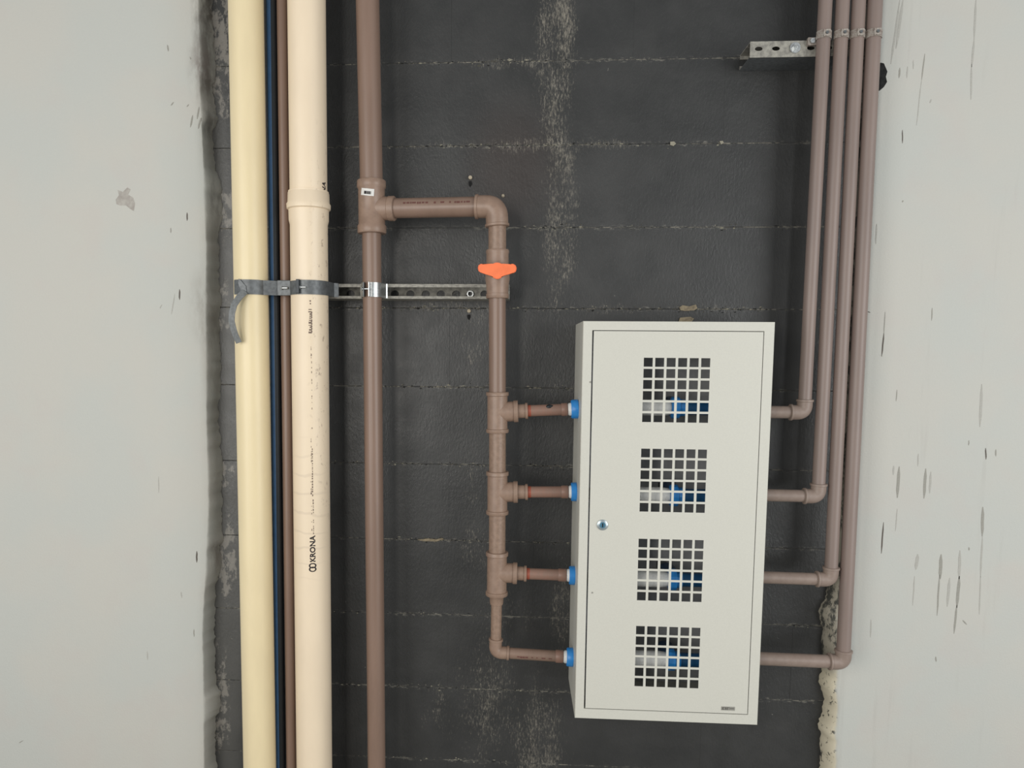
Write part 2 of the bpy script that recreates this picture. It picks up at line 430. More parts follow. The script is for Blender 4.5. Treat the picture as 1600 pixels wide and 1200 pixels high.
patch('mortar_patch', [(1124, 221), (1129, 220.5), (1130.5, 224), (1126, 226)], 0, CRUMBS[1], wall_back, 0.003)

bm = bmesh.new(); add_box(bm, (-2.0, -2.6, -0.08), (2.0, 0.1, 0.0))
floor = obj('floor', bm, simple('grey_concrete_floor', (0.33, 0.32, 0.30), 0.8, 0.3, scale=8, bump=0.3)); floor['kind'] = 'structure'

def interp(tab, v):
    if v <= tab[0][0]: return tab[0][1]
    for (a, p), (b, q) in zip(tab, tab[1:]):
        if v <= b: return p + (q - p) * (v - a) / (b - a)
    return tab[-1][1]
L_EDGE = [(-60, 331), (0, 332), (33, 331), (60, 335), (97, 337), (133, 335), (147, 333), (167, 337), (193, 340), (205, 333), (233, 333), (267, 338), (290, 346), (317, 347), (350, 345), (367, 342), (420, 343), (450, 342), (467, 346), (500, 343), (533, 343), (567, 346), (600, 345), (633, 342), (667, 342), (700, 345), (720, 348), (800, 347), (847, 349), (853, 343), (867, 346), (887, 345), (913, 338), (933, 336), (967, 337), (1000, 335), (1033, 337), (1067, 338), (1080, 344), (1100, 345), (1113, 343), (1123, 337), (1167, 337), (1200, 340), (1260, 338)]
R_EDGE = [(-60, 1350), (20, 1346), (230, 1336), (580, 1318), (750, 1309), (860, 1302), (880, 1298), (897, 1294), (920, 1291), (935, 1290), (945, 1283), (955, 1277), (968, 1281), (985, 1285), (1000, 1284), (1020, 1284), (1032, 1283), (1050, 1282), (1065, 1280), (1075, 1284), (1090, 1286), (1105, 1284), (1120, 1280), (1135, 1279), (1150, 1283), (1170, 1281), (1200, 1280), (1260, 1281)]
def side_wall(name, sgn, tab, mat, label):
    """thick plaster in front of the blocks; its rough reveal rounds back to a ragged edge; sgn = from the plaster towards the niche"""
    bm = bmesh.new(); rows = []
    nz = 420
    edge = []
    for (yy, xx) in tab:
        p = at(xx, yy, 0.0); edge.append((-p.z, p.x))
    far = -sgn * 2.0
    for i in range(nz + 1):
        z = ZTOP * i / nz
        e0 = interp(edge, -z)
        e = e0 + random.uniform(-0.0022, 0.0022) + 0.0012 * math.sin(z * 61 + 2 * math.sin(z * 7)) + 0.0010 * math.sin(z * 143 + 3 * math.sin(z * 11))
        smooth_e = sum(interp(edge, -z + q * 0.04) for q in range(-4, 5)) / 9
        w = 0.018 if sgn > 0 else 0.034
        xa = smooth_e - sgn * (w + 0.0006 * math.sin(z * 23))
        prof = [(far, -T_PL), (xa - sgn * 0.4, -T_PL), (xa - sgn * 0.1, -T_PL), (xa - sgn * 0.02, -T_PL), (xa, -T_PL + 0.0004)]
        for q in range(1, 10):
            a = math.pi / 2 * q / 9
            f = q / 9
            if sgn > 0: prof.append((xa + abs(e - xa) * f + random.uniform(-.0006, .0006) * f, -T_PL + T_PL * f ** 1.35 - 0.001))
            else: prof.append((xa - abs(e - xa) * math.sin(a) ** 0.9 + random.uniform(-.0008, .0008) * f, -T_PL + T_PL * (1 - math.cos(a)) - 0.001))
        prof.append((far, -0.0005))
        rows.append([bm.verts.new((x, y, z)) for x, y in prof])
    n = len(rows[0])
    for A, B in zip(rows, rows[1:]):
        for q in range(n):
            bm.faces.new((A[q], A[(q + 1) % n], B[(q + 1) % n], B[q]))
    bm.faces.new(rows[0]); bm.faces.new(rows[-1][::-1])
    o = obj(name, bm, mat, None, smooth=60); o['kind'] = 'structure'; o['label'] = label
    return o
wall_left = side_wall('wall_left', 1, L_EDGE, make_plaster('left'), 'grey-white plaster left of the black niche, with a ragged dark edge')
wall_right = side_wall('wall_right', -1, R_EDGE, make_plaster('right'), 'grey-white plaster right of the black niche, with vertical trowel scratches')

def scratch(wall, pts, w, mat, name='scratch'):
    """a tapering scrape in the plaster along pts (pixels turned into places on that wall)"""
    L, R = [], []
    n = len(pts)
    for i, (x, y) in enumerate(pts):
        hw = w / 2 * (0.25 if i in (0, n - 1) else 1.0)
        L.append(at(x - hw, y, T_PL)); R.append(at(x + hw, y, T_PL))
    poly = L + R[::-1]
    bb = bmesh.new(); add_prism(bb, [p + Vector((0, 0.0003, 0)) for p in poly], Vector((0, -0.0007, 0)))
    return obj(name, bb, mat, wall)
def line(x0, y0, x1, y1, n=4):
    return [(x0 + (x1 - x0) * i / n + (random.uniform(-.3, .3) if 0 < i < n else 0), y0 + (y1 - y0) * i / n) for i in range(n + 1)]
RM = [(1525, 0, 1522, 62, 3, 3), (1522, 62, 1518, 105, 3, 3), (1518, 100, 1517, 156, 2.5, 3), (1406, 106, 1404.5, 122, 2.6, 2), (1445, 84, 1440, 125, 1.8, 2), (1440, 125, 1432, 196, 1.4, 3),
      (1418, 104, 1417, 122, 2, 3), (1427, 94, 1427, 108, 1.5, 3), (1410, 203, 1410, 224, 1.6, 1), (1406, 0, 1392, 100, 3, 3), (1411, 0, 1400, 76, 4, 3), (1455, 155, 1453, 161, 2, 3),
      (1370, 350, 1368.5, 381, 2, 3), (1383, 487, 1381, 522, 1.5, 2), (1381, 520, 1377.5, 557, 2.2, 1), (1374, 555, 1380, 557, 1.6, 3), (1353, 486, 1359.5, 488.5, 4, 1), (1456.5, 481, 1455.5, 501, 1.6, 2), (1411, 313, 1410, 316, 2, 2),
      (1401.5, 609, 1400, 627, 1.4, 2), (1534, 600, 1531, 667, 4, 3), (1540, 700, 1540.5, 718, 2, 1), (1556, 702, 1556, 713, 2, 2), (1514, 688, 1513.5, 696, 1.5, 2), (1405, 729, 1402, 778, 4.6, 2), (1396.5, 728, 1395.5, 742, 2.5, 3),
      (1446.5, 732, 1443.5, 779, 4.2, 2), (1454.5, 737, 1452.5, 771, 3, 3), (1435, 709, 1434, 729, 1.8, 3), (1380.5, 816, 1377, 865, 2.2, 1), (1535.5, 792, 1534.5, 838, 4.4, 2), (1535, 838, 1532, 902, 2.6, 3), (1470.5, 866, 1469, 905, 5, 2), (1468, 898, 1464, 962, 2.4, 2),
      (1434, 866, 1431, 890, 5, 3), (1500, 860, 1498.5, 905, 4, 3), (1499, 900, 1495, 950, 4.6, 2), (1495, 945, 1490.5, 990, 3, 2), (1484, 903, 1480, 948, 4, 3), (1429, 900, 1426, 946, 1.6, 3), (1361, 968, 1360, 996, 1.8, 3), (1504.5, 969, 1510.5, 976, 2.6, 2),
      (1462, 1026, 1462.5, 1034, 2, 2), (1532, 900, 1530, 960, 1.8, 3), (1514, 855, 1514, 860, 2, 2), (1402, 795, 1399, 830, 1.4, 3)]
for x0, y0, x1, y1, w, t in RM:
    scratch(wall_right, line(x0, y0, x1, y1), w, (None, MARK1, MARK2, MARK3)[t])
LM = [(261.5, 70, 263, 80.5, 2.2, 2), (267, 165, 271.5, 159.5, 2.2, 2), (292, 167, 295, 163, 2, 2), (301, 180, 297.5, 199, 2.6, 2), (311, 167, 308, 186, 2.2, 2), (314, 184, 310, 201, 2.4, 2), (292.3, 332, 292.3, 345, 2, 1), (267, 356, 267, 364, 1.6, 2),
      (280.6, 452, 280.8, 468.5, 2.2, 1), (273, 459, 268, 491, 1.4, 3), (253, 476, 250, 482, 1.6, 3), (307.5, 861, 307.5, 879, 2.4, 1), (303, 1163 - 180, 303.2, 995, 1.5, 2), (297, 89, 298, 93, 1.8, 2), (230, 1018, 230.5, 1031, 1.4, 3), (30, 1161, 36, 1157, 2.2, 2), (248, 745, 248, 770, 1.2, 3), (283, 925, 284, 934, 1.8, 3)]
for x0, y0, x1, y1, w, t in LM:
    scratch(wall_left, line(x0, y0, x1, y1), w, (None, MARK1, MARK2, MARK3)[t])
# the chipped brown spot on the left wall and the knocked-out hole on the right one
spot = [(181, 312), (186, 305), (184, 297), (192, 300), (199, 293), (204, 296), (200, 304), (208, 309), (211, 318), (209, 330), (203, 326), (197, 321), (188, 321), (182, 319)]
bb = bmesh.new(); add_prism(bb, [at(x, y, T_PL) + Vector((0, 0.0003, 0)) for x, y in spot], Vector((0, -0.0007, 0)))
obj('chipped_spot', bb, simple('chipped_plaster', (0.33, 0.30, 0.275), 0.85, 0.2, scale=60, col2=(0.44, 0.42, 0.38)), wall_left, label='brownish chipped spot')
hole = [(1368, 104), (1376, 98), (1381, 99), (1384, 106), (1386.5, 112), (1384, 120), (1386, 128), (1381, 136), (1374, 142), (1366, 140)]
bb = bmesh.new(); add_prism(bb, [at(x, y, T_PL) + Vector((0, .0003, 0)) for x, y in hole], Vector((0, -0.0008, 0)))
obj('knocked_hole', bb, simple('dark_rubble', (.03, .03, .03), .9, .2, scale=80, col2=(.012, .012, .012), bump=1.0), wall_right, label='black hole knocked in the plaster')

def plug(x, y, label):
    p = at(x, y, 0); t = thing('wall_plug', p, label, 'wall plug', 'spent wall plugs in the black wall')
    bb = bmesh.new(); add_lathe(bb, p + Vector((0, 0.004, 0)), p + Vector((0, -0.007, 0)), [(0, 0.0045), (0.8, 0.0052), (1, 0.0042)], 12)
    obj('plug_head', bb, PLUGM, t, 40)
    q = at(x - 0.5, y + 9, 0)
    bb = bmesh.new(); add_prism(bb, [q + Vector((dx, 0.0, dz)) for dx, dz in ((-.004, .005), (.003, .006), (.005, 0), (.001, -.008), (-.003, -.005))], Vector((0, -0.0025, 0)))
    obj('chipped_socket', bb, DARKH, t)
plug(735, 278, 'small tan wall plug in the black wall above the horizontal brown pipe')
plug(733, 486, 'small tan wall plug in the black wall just below the mid rail')
p = at(786, 306, 0)
bb = bmesh.new(); add_lathe(bb, p + Vector((0, 0.003, 0)), p + Vector((0, -0.006, 0)), [(0, .004), (.7, .0042), (1, .002)], 10)
tag(obj('wall_plug', bb, PLUGM, None, 40), 'tiny pale wall plug peeping above the brown elbow', 'wall plug', 'spent wall plugs in the black wall')

# ------------------------------------------------------------------ rails
D_RAIL = 0.076
def mid_rail():
    x0, x1 = at(376, 452, D_RAIL).x, at(796, 456, D_RAIL).x
    zc = at(640, 455.3, D_RAIL).z; h = 0.0178
    t = thing('strut_rail', (x0, -0.02, zc), 'long galvanised strut rail with round holes carrying the left pipes', 'rail')
    bb = bmesh.new()
    def fl(z0, z1, y0, y1): add_box(bb, (x0, y0, z0), (x1, y1, z1))
    fl(zc + h - .002, zc + h, -D_RAIL, -0.001); fl(zc - h, zc - h + .002, -D_RAIL, -0.001)
    obj('channel_sides', bb, RAILM, t)
    for a, b in ((zc + h - .0078, zc + h - .0021), (zc - h + .0021, zc - h + .0062)):
        bb = bmesh.new(); fl(a, b, -D_RAIL, -D_RAIL + .002); obj('lip', bb, RAILM, t)
    bb = bmesh.new()
    centres = [at(x, 458, 0.002).x for x in (548, 617, 641.5, 665.5, 689, 713, 735, 757)]
    step = centres[2] - centres[1]
    xs = sorted(centres + [centres[1] - step * q for q in (1, 2, 4, 5, 6, 7, 8)])
    bounds = [x0] + [(a + b) / 2 for a, b in zip(xs, xs[1:])] + [x1]
    for c, a, b in zip(xs, bounds, bounds[1:]):
        if c - .0105 < a: c = a + .011
        add_holed(bb, a, b, zc - h + .002, zc + h - .002, -0.002, -0.004, c, zc - 0.001, 0.0105, 0.0095)
    obj('holed_web', bb, RAILM, t)
    # a ring-shaped nut left in one of the holes
    c = Vector((centres[6], -0.004, zc - 0.0005))
    bb = bmesh.new(); add_lathe(bb, c, c + Vector((0, -0.006, 0)), [(0, .0085), (1, .0085), (1, .0055), (0, .0055)], 20, False); obj('ring_nut', bb, ZINC, t, 40)
mid_rail()
def top_rail():
    D2 = 0.083
    x0, x1 = at(1172, 77, D2).x, XR - 0.013
    z1, z0 = at(1215, 64.2, D2).z, at(1215, 89.5, D2).z
    t = thing('strut_rail', (x0, -0.02, z0), 'short slotted strut rail high on the right behind four brown pipes', 'rail')
    bb = bmesh.new()
    cs = [at(x, 76, D2).x for x in (1185.5, 1212.5, 1242, 1267)]
    st = cs[1] - cs[0]
    while cs[-1] + st < x1 - 0.02: cs.append(cs[-1] + st)
    bounds = [x0] + [(a + b) / 2 for a, b in zip(cs, cs[1:])] + [x1]
    zc = (z0 + z1) / 2
    for c, a, b in zip(cs, bounds, bounds[1:]):
        add_holed(bb, a, b, z0, z1, -D2, -D2 + .002, c, zc + 0.0015, 0.0088, 0.0048)
    obj('slotted_web', bb, RAILM, t)
    bb = bmesh.new(); add_box(bb, (x0, -D2 + .002, z0), (x1, -0.001, z0 + .002)); obj('bottom_flange', bb, ZINCD, t)
    bb = bmesh.new(); add_box(bb, (x0, -D2 + .002, z1 - .002), (x1, -0.001, z1)); obj('top_flange', bb, RAILM, t)
    for a, b in ((z0 + .002, z0 + .010), (z1 - .010, z1 - .002)):
        bb = bmesh.new(); add_box(bb, (x0, -0.004, a), (x1, -0.001, b)); obj('lip', bb, RAILM, t)
    c = at(1242, 75, D2)
    bb = bmesh.new(); add_lathe(bb, c, c + Vector((0, -0.003, 0)), [(0, .0125), (1, .0118)], 24); obj('washer', bb, ZINC, t, 40)
    bb = bmesh.new(); add_lathe(bb, c + Vector((0, -.003, 0)), c + Vector((0, -0.009, 0)), [(0, .0072), (1, .0068)], 6); nut = obj('hex_nut', bb, ZINC, t)
    bb = bmesh.new(); add_lathe(bb, c + Vector((0, -.009, 0)), c + Vector((0, -0.014, 0)), [(0, .003), (1, .0027)], 12); obj('bolt_end', bb, ZINC, nut, 40)
    return D2
D_TOP = top_rail()

# ------------------------------------------------------------------ long pipes on the left
def long_pipe(px, d, r, mat, n=48, z0=0.0, z1=ZTOP - 0.03):
    """px: list of (x, y) centre pixels; straight pipe through the first and last, from floor to beyond the frame"""
    a, b = at(*px[0], d), at(*px[-1], d)
    s = (b - a) / (b.z - a.z)
    p0, p1 = a + s * (z0 - a.z), a + s * (z1 - a.z)
    return p0, p1, (lambda z: a + s * (z - a.z))
R_Y = 0.0405
p0, p1, fy = long_pipe([(384.2, 0), (406, 1200)], 0.121, R_Y, CREAM)
bb = bmesh.new(); add_lathe(bb, p0, p1, [(0, R_Y), (1, R_Y)], 56)
tag(obj('drain_pipe', bb, CREAM, None, 40), 'yellowish cream drain pipe, leftmost of the upright pipes', 'pipe')
# black polyethylene pipe with a blue stripe, half behind the cream one
p0, p1, fk = long_pipe([(424.3, 0), (438.3, 1200)], 0.0892, 0.0128, BLACKP)
t = thing('water_pipe', p0, 'black plastic pipe with a blue stripe, half hidden behind the cream drain pipe', 'pipe')
bb = bmesh.new(); add_lathe(bb, p0, p1, [(0, .0128), (1, .0128)], 40); obj('pipe', bb, BLACKP, t, 40)
bb = bmesh.new()
u = (p1 - p0)
for a0, a1 in ((-66, 6),):
    A = arc(0, 0, 0.0128, a0, a1, 8)
    L = []
    for x, y in A:
        v = Vector((x, y, 0)); L.append((p0 + v * 1.0, p0 + v * 1.03))
    pr = [q[1] for q in L] + [q[0] for q in L[::-1]]
    add_prism(bb, pr, u)
obj('blue_stripe', bb, BLUEP, t, 40, label='blue stripe')
p0, p1, ft = long_pipe([(441.3, 0), (455.8, 1200)], 0.0905, 0.013, BR)
bb = bmesh.new(); add_lathe(bb, p0, p1, [(0, .0135), (1, .0135)], 32)
tag(obj('water_pipe', bb, BR, None, 40), 'thin dark brown pipe squeezed between the cream and the beige drain pipes', 'pipe')

R_B = 0.0445
D_B = 0.121
p0, p1, fb = long_pipe([(479, 0), (491.3, 1200)], D_B, R_B, BEIGE)
beige = thing('drain_pipe', p0, 'beige drain pipe with printed lettering and a socket joint near the top', 'pipe')
zr = [at(483, y, D_B).z for y in (300, 304, 312, 324, 329, 345, 352)]
bb = bmesh.new()
H = p1.z - p0.z
add_lathe(bb, fb(p0.z), fb(zr[0]), [((z - p0.z) / (zr[0] - p0.z), r) for z, r in ((p0.z, R_B), (zr[6], R_B), (zr[5], R_B + .0025), (zr[4], R_B + .0028), (zr[0], R_B + .003))], 56)
obj('lower_length', bb, BEIGE, beige, 40)
bb = bmesh.new(); add_lathe(bb, fb(zr[4]), fb(zr[0]), [(0, R_B + .003), (.06, R_B + .0068), (.30, R_B + .0075), (.40, R_B + .0048), (.90, R_B + .0040), (1, R_B + .0005)], 56)
obj('socket_ring', bb, BEIGE, beige, 50)
bb = bmesh.new(); add_lathe(bb, fb(zr[4]), fb(p1.z), [(0, R_B - .0005), (1, R_B - .0005)], 56); obj('upper_length', bb, BEIGE, beige, 40)

def on_pipe(fn, r, z, phi):
    c = fn(z); a = math.radians(phi)
    return Vector((c.x + r * math.sin(a), c.y - r * math.cos(a), z))
def text_bm(body, size, bold=0.0):
    cu = bpy.data.curves.new('lettering', 'FONT'); cu.body = body; cu.size = size; cu.offset = bold; cu.resolution_u = 3
    o = bpy.data.objects.new('lettering', cu); COL.objects.link(o)
    me = o.to_mesh(); bb = bmesh.new(); bb.from_mesh(me); o.to_mesh_clear()
    bpy.data.objects.remove(o); bpy.data.curves.remove(cu)
    return bb
def wrap_text(bb, fn, r, z0, phi0, eps=0.0004, shear=0.0):
    """lay flat lettering (x along, y up) round an upright pipe, reading upwards, letter tops to the left"""
    for v in bb.verts:
        x, y = v.co.x + shear * v.co.y, v.co.y
        v.co = on_pipe(fn, r + eps, z0 + x, phi0 - math.degrees(y / r))
    return bb
VIEW = 15.5
zk0, zk1 = at(489, 878, .16).z, at(489, 836, .16).z
bb = text_bm('KRONA', 0.0175, 0.0006)
w = max(v.co.x for v in bb.verts)
for v in bb.verts: v.co.x *= (zk1 - zk0) / w
wrap_text(bb, fb, R_B, zk0, VIEW + 9)
obj('printed_lettering', bb, INKM, beige, label='dark printed word reading upwards')
bb = bmesh.new()
zl0, zl1 = at(489, 893, .16).z, at(489, 879, .16).z
for c in (0.30, 0.70):            # the two-loop mark beside the word
    n = 20; zc = zl0 + (zl1 - zl0) * c; ro = (zl1 - zl0) * 0.33
    def ringpt(r_, k): 
        a = 2 * math.pi * k / n
        return on_pipe(fb, R_B + .0004, zc + r_ * math.cos(a) * 0.9, VIEW + 1 + math.degrees(r_ * 1.25 * math.sin(a) / R_B))
    for k in range(n):
        bb.faces.new([bb.verts.new(q) for q in (ringpt(ro, k), ringpt(ro, k + 1), ringpt(ro * .62, k + 1), ringpt(ro * .62, k))])
obj('printed_mark', bb, INKM, beige)
# the small print further up: too small to read in the photograph, kept as broken strokes
def fine_print(segs, mat, name='fine_print'):
    bb = bmesh.new()
    for (ya, yb, xoff, hgt, dens) in segs:
        za, zb = at(487, yb, .16).z, at(487, ya, .16).z
        z = za
        while z < zb:
            l = random.uniform(.0015, .0055)
            if random.random() < dens:
                ph = VIEW + math.degrees(xoff / R_B)
                dp = math.degrees(hgt / R_B)
                a, b = ph - dp * random.uniform(.6, 1), ph
                vs_ = [bb.verts.new(on_pipe(fb, R_B + .0004, zz, pp)) for zz, pp in ((z, a), (min(z + l, zb), a), (min(z + l, zb), b), (z, b))]
                bb.faces.new(vs_)
            z += l + random.uniform(.0012, .003)
    obj(name, bb, mat, beige)['kind'] = 'stuff'
fine_print([(700, 745, .0035, .0026, .75), (738, 775, .0035, .0028, .75), (775, 834, .0045, .0022, .8), (685, 722, .0005, .0012, .8), (752, 772, .0005, .003, .7), (790, 832, .0005, .0016, .5), (528, 560, .0025, .0014, .6), (550, 600, .0035, .0014, .55), (600, 670, .0035, .0015, .55), (466, 480, .003, .004, .6)], INKF)
fine_print([(483, 521, .0045, .008, .95), (484, 519, .0055, .0035, .9)], INKF, 'printed_code')
zt0 = at(505, 327, .14).z
bb = text_bm('KRONA', 0.0175, 0.0006)
for v in bb.verts: v.co.x *= 1.02
wrap_text(bb, fb, R_B - .0005, zt0, VIEW + 62, shear=0.2)
obj('printed_lettering', bb, INKM, beige, label='dark printed word running into the socket')

# ------------------------------------------------------------------ clamps on the left rail
def bolt(parent, p, axis, length, r, mat=ZINC, head=True):
    a = Vector(axis).normalized()
    bb = bmesh.new(); add_lathe(bb, p, p + a * length, [(0, r), (1, r)], 12)
    if head: add_lathe(bb, p - a * r * 1.2, p, [(0, r * 1.9), (1, r * 1.9)], 6)
    obj('bolt', bb, mat, parent, 40)
zc = at(440, 449, .15).z
hb = 0.0172
cY = fy(zc); cB = fb(zc); cT = ft(zc)
t = thing('pipe_strap', Vector((cY.x, -0.08, zc - hb)), 'dull steel strap with a loose curled tail around the cream drain pipe', 'strap')
bb = bmesh.new()
pl = at(433, 449, 0.128)
pts = arc(cY.x, 0.121, R_Y + .0006, -46, 62, 22) + [(cY.x + .047, -0.138), (pl.x - .004, -0.1265), (pl.x + .012, -0.1255)]
add_band(bb, pts, zc - hb, zc + hb, .0018); obj('band', bb, ZINCD, t, 40)
a, b = at(433.5, 438, .127), at(455, 462, .127)
bb = bmesh.new(); add_box(bb, (a.x, -0.131, b.z), (b.x, -0.1268, a.z), .0015); obj('end_plate', bb, ZINCD, t)
q = at(441, 450, .134)
bolt(t, q, (1, -0.15, 0), .014, .0024)
# folded end and the loose tail
bb = bmesh.new()
add_prism(bb, [at(x, y, .1665) for x, y in ((373, 435), (376, 438), (384, 447), (385, 456), (381, 458), (374, 448), (372, 442))], Vector((0, .0015, 0)))
obj('folded_end', bb, ZINCD, t)
tail = [((383, 455), .168), ((374, 464), .176), ((366, 476), .183), ((362.5, 489), .188), ((362, 502), .187), ((365, 515), .182), ((369, 526), .177), ((373.5, 535.5), .172)]
bb = bmesh.new(); L = []
P = [at(*xy, d) for xy, d in tail]
for i, p in enumerate(P):
    tg = (P[min(i + 1, len(P) - 1)] - P[max(i - 1, 0)]).normalized()
    sd = Vector((tg.z, 0, -tg.x)).normalized() * (0.0088 - 0.0012 * i / len(P)); sd += Vector((0, .003, 0))
    nn = tg.cross(sd).normalized() * .0007
    L.append([bb.verts.new(p + sd + nn), bb.verts.new(p - sd + nn), bb.verts.new(p - sd - nn), bb.verts.new(p + sd - nn)])
for A, B in zip(L, L[1:]):
    for k in range(4): bb.faces.new((A[k], A[(k + 1) % 4], B[(k + 1) % 4], B[k]))
bb.faces.new(L[0]); bb.faces.new(L[-1][::-1])
TAILM = simple('dull_galvanised_tail', (0.24, 0.25, 0.25), 0.5, 0.5, 0.3, scale=160, var=0.3)
obj('loose_tail', bb, TAILM, t, 30)

t = thing('pipe_clamp', Vector((cB.x, -0.08, zc - hb)), 'dull steel clamp with a bolt around the beige drain pipe', 'clamp', 'steel clamps on the left rail')
bb = bmesh.new()
pr = at(527, 452, .078)
pts = arc(cB.x, D_B, R_B + .0006, -24, 78, 24) + [(cB.x + .048, -0.098), (pr.x - .008, -0.0835), (pr.x, -0.0775), (pr.x + .003, -0.0765)]
add_band(bb, pts, zc - hb, zc + hb - .001, .0018); obj('band', bb, ZINCD, t, 40)
q = on_pipe(fb, R_B, zc, -22)
bb = bmesh.new(); add_box(bb, (q.x - .001, q.y - .012, zc - hb + .002), (q.x + .0065, q.y + .002, zc + hb), .001); obj('ear', bb, simple('dark_steel', (.05, .055, .06), .45, .5, .4), t)
bolt(t, Vector((q.x + .009, q.y - .007, zc - .001)), (1, -0.1, 0), .013, .0022)
bb = bmesh.new(); pts = arc(cB.x, D_B, R_B + .0006, -60, -26, 8); add_band(bb, pts, zc - hb, zc + hb - .002, .0018); obj('band_end', bb, ZINCD, t, 40)

# ------------------------------------------------------------------ brown riser with its tee
D_R = 0.100
zj = [at(581, y, D_R).z for y in (282, 293, 352, 365)]
aU, bU = at(574.3, 0, D_R), at(580, 270, D_R)
aL, bL = at(580.8, 380, D_R), at(588.5, 1200, D_R)
aT, bT = at(580.3, 282, D_R), at(581.2, 365, D_R)
def ext(a, b, z): return a + (b - a) * ((z - a.z) / (b.z - a.z))
riser = thing('riser_pipe', ext(aL, bL, 0), 'tall brown riser pipe with a tee carrying a white sticker', 'pipe')
bb = bmesh.new(); add_lathe(bb, ext(aU, bU, zj[1]), ext(aU, bU, ZTOP - .03), [(0, .0272), (1, .0278)], 44); obj('upper_pipe', bb, BR, riser, 40)
bb = bmesh.new(); add_lathe(bb, ext(aL, bL, 0), ext(aL, bL, zj[2]), [(0, .0225), (1, .0228)], 44); obj('lower_pipe', bb, BR, riser, 40)
bb = bmesh.new()
add_lathe(bb, bT, aT, [(0, .0330), (.02, .0345), (.14, .0345), (.17, .0318), (.84, .0318), (.87, .0345), (.98, .0345), (1, .0325)], 44)
tb = at(581, 326, D_R)
D_M = 0.130                                   # the manifold stands a little further off the wall
eM = at(775, 326, D_M)
dirb = (eM - tb); 
def along(x, y): return at(x, y, D_R + (D_M - D_R) * (x - 581) / (775 - 581))
q0, q1 = tb, along(617, 325.8)
add_lathe(bb, q0, q1, [(0, .0275), (.72, .0275), (.75, .0290), (.97, .0290), (1, .0275)], 40)
obj('tee', bb, BRF, riser, 40)
st = [(565, 293.5), (585, 295.5), (584, 306.5), (564, 304.5)]
def on_cyl(x, y, c, d, r):
    """point of an upright cylinder's near side seen at this pixel"""
    g = ray(x, y); A = g.x ** 2 + g.y ** 2
    ox, oy = EYEP.x - c, EYEP.y + d
    B_ = ox * g.x + oy * g.y; C_ = ox * ox + oy * oy - r * r
    return EYEP + g * ((-B_ - math.sqrt(max(B_ * B_ - A * C_, 0))) / A)
def sticker(rect, c, d, r, mat, name, parent, n=10, eps=.0004):
    bb = bmesh.new()
    (ax, ay), (bx, by), (cx_, cy_), (dx, dy) = rect
    T = []
    for i in range(n + 1):
        u = i / n
        T.append((bb.verts.new(on_cyl(ax + (bx - ax) * u, ay + (by - ay) * u, c, d, r + eps)), bb.verts.new(on_cyl(dx + (cx_ - dx) * u, dy + (cy_ - dy) * u, c, d, r + eps))))
    for A, B in zip(T, T[1:]): bb.faces.new((A[0], B[0], B[1], A[1]))
    return obj(name, bb, mat, parent)
sk = sticker(st, (aT.x + bT.x) / 2, D_R, .0320, PAPER, 'sticker', riser)
for k, (x0, x1) in enumerate(((569, 573), (573.6, 575.5), (576, 578.2), (578.8, 579.8))):
    sticker([(x0, 297.5 + (x0 - 565) * .1), (x1, 297.5 + (x1 - 565) * .1), (x1 - .4, 302.2 + (x1 - 565) * .1), (x0 - .4, 302.2 + (x0 - 565) * .1)], (aT.x + bT.x) / 2, D_R, .0320, INKM, 'sticker_print', sk, 3, .0008)

# bright clamp on the riser
zc2 = at(590, 452.5, .12).z; h2 = .0172
cR = ext(aL, bL, zc2)
t = thing('pipe_clamp', Vector((cR.x, -.08, zc2 - h2)), 'bright zinc clamp around the brown riser pipe', 'clamp', 'steel clamps on the left rail')
bb = bmesh.new(); pts = arc(cR.x, D_R, .0234, -2, 80, 18) + [(cR.x + .0262, -.090), (cR.x + .029, -.079), (cR.x + .0325, -.0765)]
add_band(bb, pts, zc2 - h2, zc2 + h2, .0018); obj('band', bb, ZINC, t, 40)
bb = bmesh.new(); pts = [(cR.x - .0325, -.0765), (cR.x - .029, -.079), (cR.x - .0262, -.092)] + arc(cR.x, D_R, .0234, -80, -40, 8); add_band(bb, pts, zc2 - h2, zc2 + h2, .0018); obj('band_half', bb, RAILM, t, 40)
q = on_pipe(lambda z: cR, .0234, zc2, -40)
bb = bmesh.new(); add_box(bb, (q.x - .001, q.y - .014, zc2 - h2), (q.x + .0012, q.y, zc2 + h2), .0005); obj('ear', bb, ZINCD, t)
q2 = on_pipe(lambda z: cR, .0234, zc2, -2)
bb = bmesh.new(); add_box(bb, (q2.x - .0015, q2.y - .013, zc2 - h2), (q2.x + .0008, q2.y, zc2 + h2), .0005); obj('ear', bb, ZINC, t)
bolt(t, Vector((q.x - .003, q.y - .009, zc2 + .001)), (1, -.25, 0), .020, .0022)

# ------------------------------------------------------------------ cabinet (needed for the stub ends)
BX0, BX1, BZ0, BZ1, BD = 0.1460, 0.5639, 0.5011, 1.4227, 0.217

# ------------------------------------------------------------------ manifold
man = thing('supply_manifold', at(778, 1023, D_M), 'brown supply manifold with an orange valve handle and four outlets into the cabinet', 'pipe')
a, b = along(612, 325.5), along(748, 323)
bb = bmesh.new(); add_lathe(bb, a, b, [(0, .0232), (1, .0232)], 40); br = obj('branch_pipe', bb, BR, man, 40)
